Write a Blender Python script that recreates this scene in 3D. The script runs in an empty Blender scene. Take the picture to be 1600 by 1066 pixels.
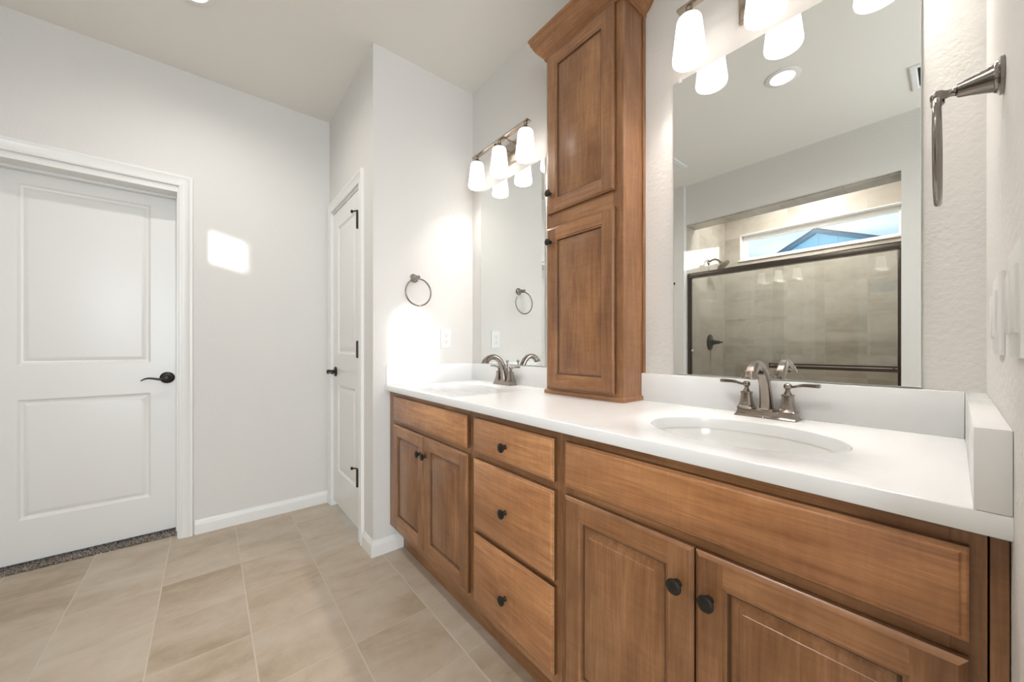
import bpy, bmesh, math, random
from mathutils import Vector, Matrix
random.seed(4)
S = bpy.context.scene
COL = S.collection
PI = math.pi

# ------------------------------------------------------------------ camera
D, X0, XW, YC, XR, H = 1.310, -2.892, -1.979, 0.677, 0.045, 2.743
CY, CH = 0.7375, 0.9125
cam = bpy.data.cameras.new('camera')
cam.sensor_width = 36.0
cam.lens = 36.0 * 572.785 / 1600.0
cam.shift_y = (543.14 - 533.0) / 1600.0
cam.clip_start = 0.01
camo = bpy.data.objects.new('camera', cam)
COL.objects.link(camo)
camo.location = (0, 0, 1.1151)
camo.rotation_euler = (PI / 2, 0, math.radians(50.3594))
S.camera = camo

# ------------------------------------------------------------------ view
S.view_settings.view_transform = 'Standard'
S.view_settings.look = 'None'
S.view_settings.gamma = 1.0
S.view_settings.use_curve_mapping = False
S.view_settings.exposure = 0.38

# ------------------------------------------------------------------ sky
w = bpy.data.worlds.new('sky')
S.world = w
w.use_nodes = True
nt = w.node_tree
nt.nodes.clear()
wo = nt.nodes.new('ShaderNodeOutputWorld')
wb = nt.nodes.new('ShaderNodeBackground')
tc = nt.nodes.new('ShaderNodeTexCoord')
mp = nt.nodes.new('ShaderNodeMapping')
mp.inputs['Scale'].default_value = (2.0, 2.0, 7.0)
nz = nt.nodes.new('ShaderNodeTexNoise')
nz.inputs['Scale'].default_value = 2.2
nz.inputs['Detail'].default_value = 5
rp = nt.nodes.new('ShaderNodeValToRGB')
rp.color_ramp.elements[0].position = 0.42
rp.color_ramp.elements[0].color = (0.42, 0.68, 0.93, 1)
rp.color_ramp.elements[1].position = 0.68
rp.color_ramp.elements[1].color = (0.84, 0.92, 0.98, 1)
nt.links.new(tc.outputs['Generated'], mp.inputs['Vector'])
nt.links.new(mp.outputs['Vector'], nz.inputs['Vector'])
nt.links.new(nz.outputs['Fac'], rp.inputs['Fac'])
nt.links.new(rp.outputs['Color'], wb.inputs['Color'])
wb.inputs['Strength'].default_value = 1.02
nt.links.new(wb.outputs['Background'], wo.inputs['Surface'])


def light(name, kind, loc, direction, power, color, **kw):
    l = bpy.data.lights.new(name, kind)
    l.energy = power
    l.color = color
    for k, v in kw.items():
        setattr(l, k, v)
    o = bpy.data.objects.new(name, l)
    COL.objects.link(o)
    o.location = loc
    o.rotation_euler = Vector(direction).to_track_quat('-Z', 'Y').to_euler()
    return o


# low sun through the shower window
SUN = light('sun', 'SUN', (3, -6, 4), (-1.07, 1.0, -0.234), 9.0, (1.0, 0.97, 0.93), angle=math.radians(0.9))
SUN.data.energy = 15.0
# added unseen cool fill lights, one beyond the hall and one inside it
FAR = light('bedroom_fill', 'AREA', (3.0, -0.80, 1.45), (-1, 0.36, 0.0), 68.0, (0.86, 0.935, 1.0),
            shape='RECTANGLE', size=1.1, size_y=1.8)
HALL_FILL = light('hall_fill', 'AREA', (1.05, -0.86, 1.75), (-0.75, 0.66, -0.05), 9.0, (0.93, 0.965, 1.0),
            shape='RECTANGLE', size=0.40, size_y=1.1)
# added unseen narrow beam that makes the bright patch beside the outlet
BEAM_T = Vector((XW, 0.905, 1.12))
BEAM_P = Vector((1.9, -0.55, 1.27))
BEAM = light('patch_beam', 'AREA', BEAM_P, BEAM_T - BEAM_P, 0.32, (1.0, 0.99, 0.97),
             shape='RECTANGLE', size=0.20, size_y=0.36, spread=math.radians(3.0))


# ------------------------------------------------------------------ materials
def new_mat(name):
    m = bpy.data.materials.new(name)
    m.use_nodes = True
    n = m.node_tree
    return m, n, n.nodes['Principled BSDF']


def node(n, t, **kw):
    x = n.nodes.new(t)
    for k, v in kw.items():
        if hasattr(x, k):
            setattr(x, k, v)
        else:
            x.inputs[k].default_value = v
    return x


def simple(name, col, rough=0.5, metal=0.0, coat=0.0, bump=None):
    m, n, b = new_mat(name)
    b.inputs['Base Color'].default_value = (*col, 1)
    b.inputs['Roughness'].default_value = rough
    b.inputs['Metallic'].default_value = metal
    if coat:
        b.inputs['Coat Weight'].default_value = coat
        b.inputs['Coat Roughness'].default_value = 0.1
    t = node(n, 'ShaderNodeTexCoord')
    z = node(n, 'ShaderNodeTexNoise')
    z.inputs['Scale'].default_value = bump[0] if bump else 40
    z.inputs['Detail'].default_value = 3
    n.links.new(t.outputs['Object'], z.inputs['Vector'])
    if bump:
        bp = node(n, 'ShaderNodeBump')
        bp.inputs['Strength'].default_value = bump[1]
        bp.inputs['Distance'].default_value = bump[2]
        n.links.new(z.outputs['Fac'], bp.inputs['Height'])
        n.links.new(bp.outputs['Normal'], b.inputs['Normal'])
    else:
        r = node(n, 'ShaderNodeMapRange')
        r.inputs['To Min'].default_value = max(0.0, rough - 0.04)
        r.inputs['To Max'].default_value = min(1.0, rough + 0.04)
        n.links.new(z.outputs['Fac'], r.inputs['Value'])
        n.links.new(r.outputs['Result'], b.inputs['Roughness'])
    return m


def metal_mat(name, c1, c2, rough, metal=0.9):
    m, n, b = new_mat(name)
    t = node(n, 'ShaderNodeTexCoord')
    z = node(n, 'ShaderNodeTexNoise')
    z.inputs['Scale'].default_value = 55
    z.inputs['Detail'].default_value = 4
    mx = node(n, 'ShaderNodeMix', data_type='RGBA')
    mx.inputs[6].default_value = (*c1, 1)
    mx.inputs[7].default_value = (*c2, 1)
    n.links.new(t.outputs['Object'], z.inputs['Vector'])
    n.links.new(z.outputs['Fac'], mx.inputs[0])
    n.links.new(mx.outputs[2], b.inputs['Base Color'])
    b.inputs['Roughness'].default_value = rough
    b.inputs['Metallic'].default_value = metal
    return m


def wood_mat(name, axis, dark, mid, lite):
    """stained maple; grain runs along the given axis (0 x, 1 y, 2 z) of the object"""
    m, n, b = new_mat(name)
    t = node(n, 'ShaderNodeTexCoord')
    oi = node(n, 'ShaderNodeObjectInfo')
    ml = node(n, 'ShaderNodeMath', operation='MULTIPLY')
    ml.inputs[1].default_value = 37.0
    n.links.new(oi.outputs['Random'], ml.inputs[0])
    ad = node(n, 'ShaderNodeVectorMath', operation='ADD')
    n.links.new(t.outputs['Object'], ad.inputs[0])
    n.links.new(ml.outputs[0], ad.inputs[1])

    def noise(across, along, detail, rough=0.5, dist=0.0):
        mpn = node(n, 'ShaderNodeMapping')
        sc = [across] * 3
        sc[axis] = along
        mpn.inputs['Scale'].default_value = sc
        n.links.new(ad.outputs[0], mpn.inputs['Vector'])
        z = node(n, 'ShaderNodeTexNoise')
        z.inputs['Scale'].default_value = 1.0
        z.inputs['Detail'].default_value = detail
        z.inputs['Roughness'].default_value = rough
        z.inputs['Distortion'].default_value = dist
        n.links.new(mpn.outputs['Vector'], z.inputs['Vector'])
        return z.outputs['Fac']

    def mul(a, k):
        q = node(n, 'ShaderNodeMath', operation='MULTIPLY')
        n.links.new(a, q.inputs[0])
        q.inputs[1].default_value = k
        return q.outputs[0]

    def add(a, c):
        q = node(n, 'ShaderNodeMath', operation='ADD')
        n.links.new(a, q.inputs[0])
        n.links.new(c, q.inputs[1])
        return q.outputs[0]
    blotch = noise(7, 3.0, 3, 0.55, 0.4)
    grain = noise(70, 5.0, 5, 0.6, 0.8)
    fine = noise(260, 9.0, 3, 0.6)
    curl = noise(10, 55.0, 2, 0.5, 1.2)
    f = add(add(mul(blotch, 0.42), mul(grain, 0.34)), add(mul(fine, 0.16), mul(curl, 0.10)))
    r = node(n, 'ShaderNodeValToRGB')
    e = r.color_ramp.elements
    e[0].position = 0.34
    e[0].color = (*dark, 1)
    e[1].position = 0.68
    e[1].color = (*lite, 1)
    k = e.new(0.52)
    k.color = (*mid, 1)
    n.links.new(f, r.inputs['Fac'])
    n.links.new(r.outputs['Color'], b.inputs['Base Color'])
    b.inputs['Roughness'].default_value = 0.36
    b.inputs['Coat Weight'].default_value = 0.25
    b.inputs['Coat Roughness'].default_value = 0.22
    bp = node(n, 'ShaderNodeBump')
    bp.inputs['Strength'].default_value = 0.06
    bp.inputs['Distance'].default_value = 0.001
    n.links.new(grain, bp.inputs['Height'])
    n.links.new(bp.outputs['Normal'], b.inputs['Normal'])
    return m


def tile_mat(name, ax, origin, pitch, gw, streak, cols, grout, rough, bumpd=0.0008):
    """square tiles on the plane of the two axes AX; origin, pitch, grout width per axis; streak = noise scale"""
    m, n, b = new_mat(name)
    t = node(n, 'ShaderNodeTexCoord')
    sp = node(n, 'ShaderNodeSeparateXYZ')
    n.links.new(t.outputs['Object'], sp.inputs[0])

    def math2(op, a, c=None, k=None, clamp=False):
        q = node(n, 'ShaderNodeMath', operation=op)
        q.use_clamp = clamp
        if hasattr(a, 'is_linked') or not isinstance(a, (int, float)):
            n.links.new(a, q.inputs[0])
        else:
            q.inputs[0].default_value = a
        if c is not None:
            if isinstance(c, (int, float)):
                q.inputs[1].default_value = c
            else:
                n.links.new(c, q.inputs[1])
        return q.outputs[0]
    cells, masks = [], []
    for i in (0, 1):
        u = math2('DIVIDE', math2('SUBTRACT', sp.outputs[ax[i]], origin[i]), pitch[i])
        c = math2('FLOOR', u)
        fr = math2('SUBTRACT', u, c)
        dd = math2('MULTIPLY', math2('MINIMUM', fr, math2('SUBTRACT', 1.0, fr)), pitch[i])
        mr = node(n, 'ShaderNodeMapRange')
        mr.interpolation_type = 'SMOOTHSTEP'
        mr.inputs['From Min'].default_value = gw[i] * 0.3
        mr.inputs['From Max'].default_value = gw[i] * 0.75
        mr.inputs['To Min'].default_value = 1
        mr.inputs['To Max'].default_value = 0
        n.links.new(dd, mr.inputs['Value'])
        cells.append(c)
        masks.append(mr.outputs['Result'])
    gm = math2('MAXIMUM', masks[0], masks[1])
    cb = node(n, 'ShaderNodeCombineXYZ')
    n.links.new(cells[0], cb.inputs[0])
    n.links.new(cells[1], cb.inputs[1])
    wn = node(n, 'ShaderNodeTexWhiteNoise', noise_dimensions='3D')
    n.links.new(cb.outputs[0], wn.inputs['Vector'])
    off = node(n, 'ShaderNodeVectorMath', operation='SCALE')
    off.inputs['Scale'].default_value = 9.0
    n.links.new(wn.outputs['Color'], off.inputs[0])
    ad = node(n, 'ShaderNodeVectorMath', operation='ADD')
    n.links.new(t.outputs['Object'], ad.inputs[0])
    n.links.new(off.outputs[0], ad.inputs[1])

    def noise(sc, detail, rough_, dist):
        q = node(n, 'ShaderNodeMapping')
        q.inputs['Scale'].default_value = sc
        n.links.new(ad.outputs[0], q.inputs['Vector'])
        z = node(n, 'ShaderNodeTexNoise')
        z.inputs['Scale'].default_value = 1
        z.inputs['Detail'].default_value = detail
        z.inputs['Roughness'].default_value = rough_
        z.inputs['Distortion'].default_value = dist
        n.links.new(q.outputs['Vector'], z.inputs['Vector'])
        return z.outputs['Fac']
    a = noise(streak, 4, 0.55, 0.6)
    c2 = noise((14, 14, 14), 5, 0.65, 0.3)
    f = math2('ADD', math2('ADD', math2('MULTIPLY', a, 0.62), math2('MULTIPLY', c2, 0.26)), math2('MULTIPLY', wn.outputs['Value'], 0.12))
    r = node(n, 'ShaderNodeValToRGB')
    e = r.color_ramp.elements
    e[0].position, e[0].color = 0.33, (*cols[0], 1)
    e[1].position, e[1].color = 0.66, (*cols[2], 1)
    k = e.new(0.49)
    k.color = (*cols[1], 1)
    n.links.new(f, r.inputs['Fac'])
    mx = node(n, 'ShaderNodeMix', data_type='RGBA')
    n.links.new(gm, mx.inputs[0])
    n.links.new(r.outputs['Color'], mx.inputs[6])
    mx.inputs[7].default_value = (*grout, 1)
    n.links.new(mx.outputs[2], b.inputs['Base Color'])
    rr = node(n, 'ShaderNodeMapRange')
    rr.inputs['To Min'].default_value = rough
    rr.inputs['To Max'].default_value = 0.8
    n.links.new(gm, rr.inputs['Value'])
    n.links.new(rr.outputs['Result'], b.inputs['Roughness'])
    bp = node(n, 'ShaderNodeBump')
    bp.inputs['Strength'].default_value = 0.4
    bp.inputs['Distance'].default_value = bumpd
    n.links.new(math2('SUBTRACT', 1.0, gm), bp.inputs['Height'])
    n.links.new(bp.outputs['Normal'], b.inputs['Normal'])
    return m


def glass_mat(name, tint, boost=1.0):
    m, n, b = new_mat(name)
    n.nodes.remove(b)
    out = n.nodes['Material Output']
    tr = node(n, 'ShaderNodeBsdfTransparent')
    tr.inputs['Color'].default_value = (*tint, 1)
    gl = node(n, 'ShaderNodeBsdfGlossy')
    gl.inputs['Roughness'].default_value = 0.0
    fz = node(n, 'ShaderNodeFresnel')
    fz.inputs['IOR'].default_value = 1.5
    k = node(n, 'ShaderNodeMath', operation='MULTIPLY')
    k.inputs[1].default_value = boost
    k.use_clamp = True
    mx = node(n, 'ShaderNodeMixShader')
    n.links.new(fz.outputs[0], k.inputs[0])
    n.links.new(k.outputs[0], mx.inputs[0])
    n.links.new(tr.outputs[0], mx.inputs[1])
    n.links.new(gl.outputs[0], mx.inputs[2])
    n.links.new(mx.outputs[0], out.inputs['Surface'])
    return m


def emit_mat(name, col, strength):
    m, n, b = new_mat(name)
    b.inputs['Base Color'].default_value = (0.9, 0.9, 0.88, 1)
    b.inputs['Roughness'].default_value = 0.3
    lw = node(n, 'ShaderNodeTexNoise')
    lw.inputs['Scale'].default_value = 6
    mr = node(n, 'ShaderNodeMapRange')
    mr.inputs['To Min'].default_value = strength * 0.92
    mr.inputs['To Max'].default_value = strength * 1.08
    n.links.new(lw.outputs['Fac'], mr.inputs['Value'])
    n.links.new(mr.outputs['Result'], b.inputs['Emission Strength'])
    b.inputs['Emission Color'].default_value = (*col, 1)
    return m


M = {}
M['wall'] = simple('warm_grey_orange_peel_paint', (0.765, 0.745, 0.715), 0.72, bump=(95, 0.38, 0.004))
M['ceiling'] = simple('ceiling_paint', (0.85, 0.825, 0.775), 0.85, bump=(110, 0.12, 0.003))
M['trim'] = simple('white_trim_paint', (0.85, 0.84, 0.815), 0.32)
M['quartz'] = simple('white_quartz', (0.885, 0.887, 0.885), 0.16, coat=0.2)
M['porcelain'] = simple('white_porcelain', (0.86, 0.85, 0.83), 0.08, coat=0.5)
M['plastic'] = simple('white_plastic', (0.84, 0.84, 0.83), 0.3)
M['dark'] = simple('dark_void', (0.02, 0.018, 0.016), 0.7)
M['bronze'] = metal_mat('oil_rubbed_bronze', (0.030, 0.026, 0.024), (0.060, 0.052, 0.046), 0.36, 0.75)
M['bronze2'] = metal_mat('bronze_enclosure', (0.075, 0.062, 0.052), (0.11, 0.095, 0.082), 0.34, 0.85)
M['nickel'] = metal_mat('brushed_pewter', (0.27, 0.232, 0.203), (0.37, 0.325, 0.29), 0.20, 1.0)
M['nickel_dark'] = metal_mat('dark_pewter', (0.22, 0.20, 0.18), (0.32, 0.295, 0.27), 0.18, 1.0)
M['chrome'] = metal_mat('chrome', (0.62, 0.63, 0.65), (0.72, 0.73, 0.75), 0.06, 1.0)
M['mirror'] = metal_mat('silvered_glass', (0.90, 0.915, 0.90), (0.90, 0.915, 0.90), 0.0, 1.0)
M['edge'] = simple('polished_glass_edge', (0.78, 0.84, 0.82), 0.1)
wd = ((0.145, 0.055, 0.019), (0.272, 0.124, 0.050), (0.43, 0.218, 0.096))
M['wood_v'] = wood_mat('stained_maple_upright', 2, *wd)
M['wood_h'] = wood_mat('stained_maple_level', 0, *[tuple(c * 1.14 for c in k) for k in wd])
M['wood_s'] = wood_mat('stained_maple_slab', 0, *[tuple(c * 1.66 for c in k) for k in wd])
M['wood_shade'] = wood_mat('shaded_maple_edge', 2, *[tuple(c * 0.5 for c in k) for k in wd])  # darker maple that paints shade into front edges and panel grooves
M['wood_d'] = wood_mat('stained_maple_deep', 1, *wd)
M['floor'] = tile_mat('beige_floor_tile', (0, 1), (-2.66, 0.13), (0.3055, 0.297), (0.0026, 0.0050), (5.0, 1.7, 1),
                      ((0.375, 0.29, 0.198), (0.50, 0.412, 0.315), (0.575, 0.50, 0.41)), (0.58, 0.51, 0.415), 0.42)
tc3 = ((0.40, 0.365, 0.31), (0.50, 0.465, 0.405), (0.575, 0.54, 0.485))
M['tile_xz'] = tile_mat('shower_tile_back', (0, 2), (-1.43, 1.135), (0.305, 0.311), (0.003, 0.003), (2.0, 2.0, 7.0), tc3, (0.54, 0.51, 0.46), 0.35)
M['tile_yz'] = tile_mat('shower_tile_side', (1, 2), (-1.43, 1.135), (0.305, 0.311), (0.003, 0.003), (2.0, 2.0, 7.0), tc3, (0.54, 0.51, 0.46), 0.35)
M['tile_xy'] = tile_mat('shower_tile_soffit', (0, 1), (-1.165, -1.10), (0.310, 0.305), (0.003, 0.003), (6.0, 2.0, 2.0), tc3, (0.36, 0.34, 0.31), 0.35)
M['glass'] = glass_mat('shower_glass', (0.965, 0.975, 0.965), 1.0)
M['pane'] = glass_mat('window_pane', (0.98, 0.99, 0.99), 0.7)
M['shade'] = emit_mat('lit_frosted_shade', (1.0, 0.93, 0.87), 1.5)
M['bulb'] = emit_mat('lit_bulb', (1.0, 0.955, 0.90), 280.0)
M['lens'] = emit_mat('lit_downlight_lens', (1.0, 0.95, 0.88), 7.0)
M['siding'] = simple('pale_blue_siding', (0.40, 0.70, 0.84), 0.7)
M['fascia'] = simple('slate_blue_fascia', (0.085, 0.205, 0.29), 0.7)
M['roof'] = simple('grey_shingle', (0.12, 0.12, 0.13), 0.9)


def carpet_mat():
    m, n, b = new_mat('flecked_carpet')
    t = node(n, 'ShaderNodeTexCoord')
    z = node(n, 'ShaderNodeTexNoise')
    z.inputs['Scale'].default_value = 170
    z.inputs['Detail'].default_value = 2
    r = node(n, 'ShaderNodeValToRGB')
    r.color_ramp.elements[0].position = 0.42
    r.color_ramp.elements[0].color = (0.055, 0.045, 0.038, 1)
    r.color_ramp.elements[1].position = 0.60
    r.color_ramp.elements[1].color = (0.42, 0.36, 0.31, 1)
    n.links.new(t.outputs['Object'], z.inputs['Vector'])
    n.links.new(z.outputs['Fac'], r.inputs['Fac'])
    n.links.new(r.outputs['Color'], b.inputs['Base Color'])
    b.inputs['Roughness'].default_value = 1.0
    return m


M['carpet'] = carpet_mat()


# ------------------------------------------------------------------ mesh helpers
def quad(bm, pts, mi=0):
    f = bm.faces.new([bm.verts.new(p) for p in pts])
    f.material_index = mi
    return f


def box(bm, a, b, mi=0, bevel=0.0, seg=2):
    x0, y0, z0 = (min(a[i], b[i]) for i in range(3))
    x1, y1, z1 = (max(a[i], b[i]) for i in range(3))
    v = [bm.verts.new(p) for p in ((x0, y0, z0), (x1, y0, z0), (x1, y1, z0), (x0, y1, z0),
                                   (x0, y0, z1), (x1, y0, z1), (x1, y1, z1), (x0, y1, z1))]
    fs = [bm.faces.new([v[i] for i in q]) for q in
          ((0, 3, 2, 1), (4, 5, 6, 7), (0, 1, 5, 4), (1, 2, 6, 5), (2, 3, 7, 6), (3, 0, 4, 7))]
    for f in fs:
        f.material_index = mi
    if bevel:
        es = list({e for f in fs for e in f.edges})
        r = bmesh.ops.bevel(bm, geom=es, offset=bevel, segments=seg, affect='EDGES', profile=0.5)
        for f in r['faces']:
            f.material_index = mi


def loft(bm, rings, cap=(True, True), closed=True, mi=0):
    vs = [[bm.verts.new(p) for p in r] for r in rings]
    n = len(vs[0])
    for a, b in zip(vs[:-1], vs[1:]):
        for i in range(n if closed else n - 1):
            j = (i + 1) % n
            f = bm.faces.new((a[i], a[j], b[j], b[i]))
            f.material_index = mi
    if cap[0]:
        bm.faces.new(list(reversed(vs[0]))).material_index = mi
    if cap[1]:
        bm.faces.new(vs[-1]).material_index = mi


def lathe(bm, prof, origin=(0, 0, 0), axis='z', n=32, cap=(True, True), sy=1.0, mi=0):
    """prof: list of (radius, height along the axis)"""
    rings = []
    for r, z in prof:
        ring = []
        for i in range(n):
            t = 2 * PI * i / n
            a, b = r * math.cos(t), r * math.sin(t) * sy
            p = {'z': (a, b, z), 'x': (z, a, b), 'y': (a, -z, b), '-y': (a, -z, b), '-x': (-z, b, a), '+y': (b, z, a)}[axis]
            ring.append((origin[0] + p[0], origin[1] + p[1], origin[2] + p[2]))
        rings.append(ring)
    loft(bm, rings, cap, mi=mi)


def sq_ring(hx, hy, z, cx=0, cy=0, r=0.25, k=3):
    """rounded rectangle of half-sizes hx, hy with corner radius r*min"""
    rad = r * min(hx, hy)
    pts = []
    for sx, sy, a0 in ((1, 1, 0), (-1, 1, 90), (-1, -1, 180), (1, -1, 270)):
        for i in range(k + 1):
            a = math.radians(a0 + 90 * i / k)
            pts.append((cx + sx * (hx - rad) + rad * math.cos(a), cy + sy * (hy - rad) + rad * math.sin(a), z))
    return pts


def sweep(bm, path, sect, up=(0, 0, 1), scale=None, cap=(True, True), mi=0):
    """sect: 2D points (u, v): u across, v 'up'. path: list of points"""
    P = [Vector(p) for p in path]
    rings = []
    for i, p in enumerate(P):
        t = (P[min(i + 1, len(P) - 1)] - P[max(i - 1, 0)]).normalized()
        u = Vector(up).cross(t)
        if u.length < 1e-5:
            u = Vector((1, 0, 0))
        u.normalize()
        v = t.cross(u).normalized()
        s = scale[i] if scale else (1, 1)
        if not isinstance(s, tuple):
            s = (s, s)
        rings.append([tuple(p + u * a * s[0] + v * b * s[1]) for a, b in sect])
    loft(bm, rings, cap, mi=mi)


def circ(r, n=12):
    return [(r * math.cos(2 * PI * i / n), r * math.sin(2 * PI * i / n)) for i in range(n)]


def torus(bm, c, R, r, axis='x', n=48, k=10, mi=0):
    vs = []
    for i in range(n):
        a = 2 * PI * i / n
        ring = []
        for j in range(k):
            b = 2 * PI * j / k
            q = R + r * math.cos(b)
            h = r * math.sin(b)
            p = {'x': (h, q * math.cos(a), q * math.sin(a)), 'z': (q * math.cos(a), q * math.sin(a), h)}[axis]
            ring.append(bm.verts.new((c[0] + p[0], c[1] + p[1], c[2] + p[2])))
        vs.append(ring)
    for i in range(n):
        for j in range(k):
            bm.faces.new((vs[i][j], vs[(i + 1) % n][j], vs[(i + 1) % n][(j + 1) % k], vs[i][(j + 1) % k])).material_index = mi


def rect_loops(bm, mp, x0, x1, z0, z1, prof, fill=True, mi=0, mi_v=None, shade_loops=(), gm=0):
    """concentric rectangles; prof: list of (inset, depth); mp(x, z, d) -> world point.
    mi_v: material for the two upright sides (defaults to mi)"""
    loops = []
    for ins, d in prof:
        loops.append([bm.verts.new(mp(x, z, d)) for x, z in
                      ((x0 + ins, z0 + ins), (x1 - ins, z0 + ins), (x1 - ins, z1 - ins), (x0 + ins, z1 - ins))])
    for li, (a, b) in enumerate(zip(loops[:-1], loops[1:])):
        for i in range(4):
            f = bm.faces.new((a[i], a[(i + 1) % 4], b[(i + 1) % 4], b[i]))
            f.material_index = gm if li in shade_loops else (mi_v if (mi_v is not None and i in (1, 3)) else mi)
    if fill:
        bm.faces.new(loops[-1]).material_index = mi_v if mi_v is not None else mi
    return loops


def finish(bm, name, mats, parent=None, root=None, smooth=35, recalc=True):
    """link BM as one mesh object. ROOT: the Empty whose location the vertices are taken relative to"""
    if recalc:
        bmesh.ops.recalc_face_normals(bm, faces=bm.faces)
    me = bpy.data.meshes.new(name)
    bm.to_mesh(me)
    bm.free()
    for m in (mats if isinstance(mats, (list, tuple)) else [mats]):
        me.materials.append(m)
    if smooth:
        me.shade_smooth()
        me.set_sharp_from_angle(angle=math.radians(smooth))
    o = bpy.data.objects.new(name, me)
    COL.objects.link(o)
    if root is not None:
        me.transform(Matrix.Translation(-Vector(root.location)))
    if parent is not None:
        o.parent = parent
    return o


def tag(o, label, cat, group=None, kind=None):
    o['label'] = label
    o['category'] = cat
    if group:
        o['group'] = group
    if kind:
        o['kind'] = kind
    return o


def thing(name, loc, label, cat, group=None, kind=None):
    o = bpy.data.objects.new(name, None)
    o.empty_display_size = 0.05
    COL.objects.link(o)
    o.location = loc
    return tag(o, label, cat, group, kind)


def struct(name, bm, mats, label=None, cat=None, smooth=30):
    o = finish(bm, name, mats, smooth=smooth)
    o['kind'] = 'structure'
    if label:
        o['label'] = label
        o['category'] = cat
    return o


def dup(o, loc, label, parent=None):
    r = o.copy()
    COL.objects.link(r)
    r.location = loc
    r['label'] = label

    def kids(a, b):
        for ch in list(a.children):
            c = ch.copy()
            COL.objects.link(c)
            c.parent = b
            kids(ch, c)
    kids(o, r)
    return r


NB = bmesh.new

# ------------------------------------------------------------------ room shell
YS, YH, YB = -1.075, -1.110, -2.100        # strip wall, header wall, shower back
XS, XJ = -1.735, -0.237                    # shower side walls
XE = 1.70                                  # far end of the hall

bm = NB()
box(bm, (X0 - 0.5, YB - 0.05, -0.08), (4.3, D + 0.1, 0))
struct('floor', bm, M['floor'], 'beige square ceramic tile floor of the bathroom', 'floor')
bm = NB()
box(bm, (X0 - 0.3, YB - 0.16, H), (4.3, D + 0.1, H + 0.1))
struct('ceiling', bm, M['ceiling'], 'plain warm grey ceiling', 'ceiling')

# far wall with the door opening
DY0, DY1, DZT = -0.866, -0.128, 2.024
bm = NB()
box(bm, (X0 - 0.18, YS - 0.11, 0), (X0, DY0, H))
box(bm, (X0 - 0.18, DY1, 0), (X0, YC + 0.1, H))
box(bm, (X0 - 0.18, DY0, DZT), (X0, DY1, H))
struct('wall_far', bm, M['wall'], 'warm grey wall holding the panelled door', 'wall')
# closet wall with its door opening
CX0, CX1, CZT = -2.812, -2.186, 2.060
bm = NB()
box(bm, (X0, YC, 0), (CX0, YC + 0.11, H))
box(bm, (CX1, YC, 0), (XW, YC + 0.11, H))
box(bm, (CX0, YC, CZT), (CX1, YC + 0.11, H))
struct('wall_closet', bm, M['wall'], 'short wall holding the narrow closet door', 'wall')
bm = NB()
box(bm, (XW - 0.11, YC + 0.11, 0), (XW, D, H))
struct('wall_wing', bm, M['wall'], 'wall at the end of the vanity with outlet and towel ring', 'wall')
bm = NB()
box(bm, (XW - 0.11, D, 0), (XR + 0.12, D + 0.1, H))
struct('wall_vanity', bm, M['wall'], 'textured wall behind the mirrors', 'wall')
bm = NB()
box(bm, (XR, 0.575, 0), (XR + 0.12, D, H))
struct('wall_right', bm, M['wall'], 'close wall with switches and towel ring', 'wall')
bm = NB()
box(bm, (XR + 0.12, 0.575, 0), (XE, 0.68, H))
struct('wall_hall', bm, M['wall'])
bm = NB()
box(bm, (XE, YH, 0), (XE + 0.1, -0.95, H))
box(bm, (XE, 0.45, 0), (XE + 0.1, 0.68, H))
box(bm, (XE, -0.95, 2.25), (XE + 0.1, 0.45, H))
struct('wall_hall_end', bm, M['wall'])
bm = NB()
box(bm, (XE + 0.1, YH - 0.1, 0), (4.3, YH, H))
struct('wall_sun_block', bm, M['wall'])  # unseen wall added to keep the sun out of the hall opening
# wall beside the shower and the return into the alcove
bm = NB()
box(bm, (X0, YH - 0.015, 0), (XS, YS, H))
struct('wall_linen', bm, M['wall'], 'plain wall beside the shower opening', 'wall')
# header over the shower and the wall to its other side
bm = NB()
box(bm, (XS, YH - 0.205, 2.352), (XJ, YH, H))
struct('wall_header', bm, M['wall'], 'dropped wall above the shower opening', 'wall')
bm = NB()
box(bm, (XS, YH - 0.200, 2.340), (XJ, YH - 0.022, 2.352))
struct('trim_5', bm, M['tile_xy'], 'tiled underside of the shower opening', 'trim')
bm = NB()
box(bm, (XJ, YH - 0.12, 0), (XE, YH, H))
box(bm, (XJ + 0.012, YB - 0.1, 0), (XJ + 0.12, YH - 0.12, H))
struct('wall_shower_front', bm, M['wall'], 'wall beside the shower opposite the mirror', 'wall')
bm = NB()
box(bm, (XJ, YB, 0), (XJ + 0.012, YH - 0.03, H))
struct('wall_shower_right', bm, M['tile_yz'])
bm = NB()
box(bm, (XS - 0.1, YB - 0.1, 0), (XS, YH - 0.015, H))
struct('wall_shower_left', bm, M['tile_yz'], 'tiled end wall of the shower', 'wall')
# shower back wall with the transom opening
WX0, WX1, WZ0, WZ1 = -1.573, -0.278, 2.100, 2.402
bm = NB()
box(bm, (XS - 0.1, YB - 0.012, 0), (WX0, YB, H))
box(bm, (WX1, YB - 0.012, 0), (XJ + 0.02, YB, H))
box(bm, (WX0, YB - 0.012, 0), (WX1, YB, WZ0))
box(bm, (WX0, YB - 0.012, WZ1), (WX1, YB, H))
struct('wall_shower_back', bm, M['tile_xz'], 'tiled back wall of the shower under the transom window', 'wall')
bm = NB()
y0, y1 = YB - 0.16, YB - 0.012
box(bm, (XS - 0.1, y0, 0), (WX0, y1, H))
box(bm, (WX1, y0, 0), (XJ + 0.12, y1, H))
box(bm, (WX0, y0, 0), (WX1, y1, WZ0))
box(bm, (WX0, y0, WZ1), (WX1, y1, H))
struct('wall_outside', bm, M['trim'])
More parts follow.
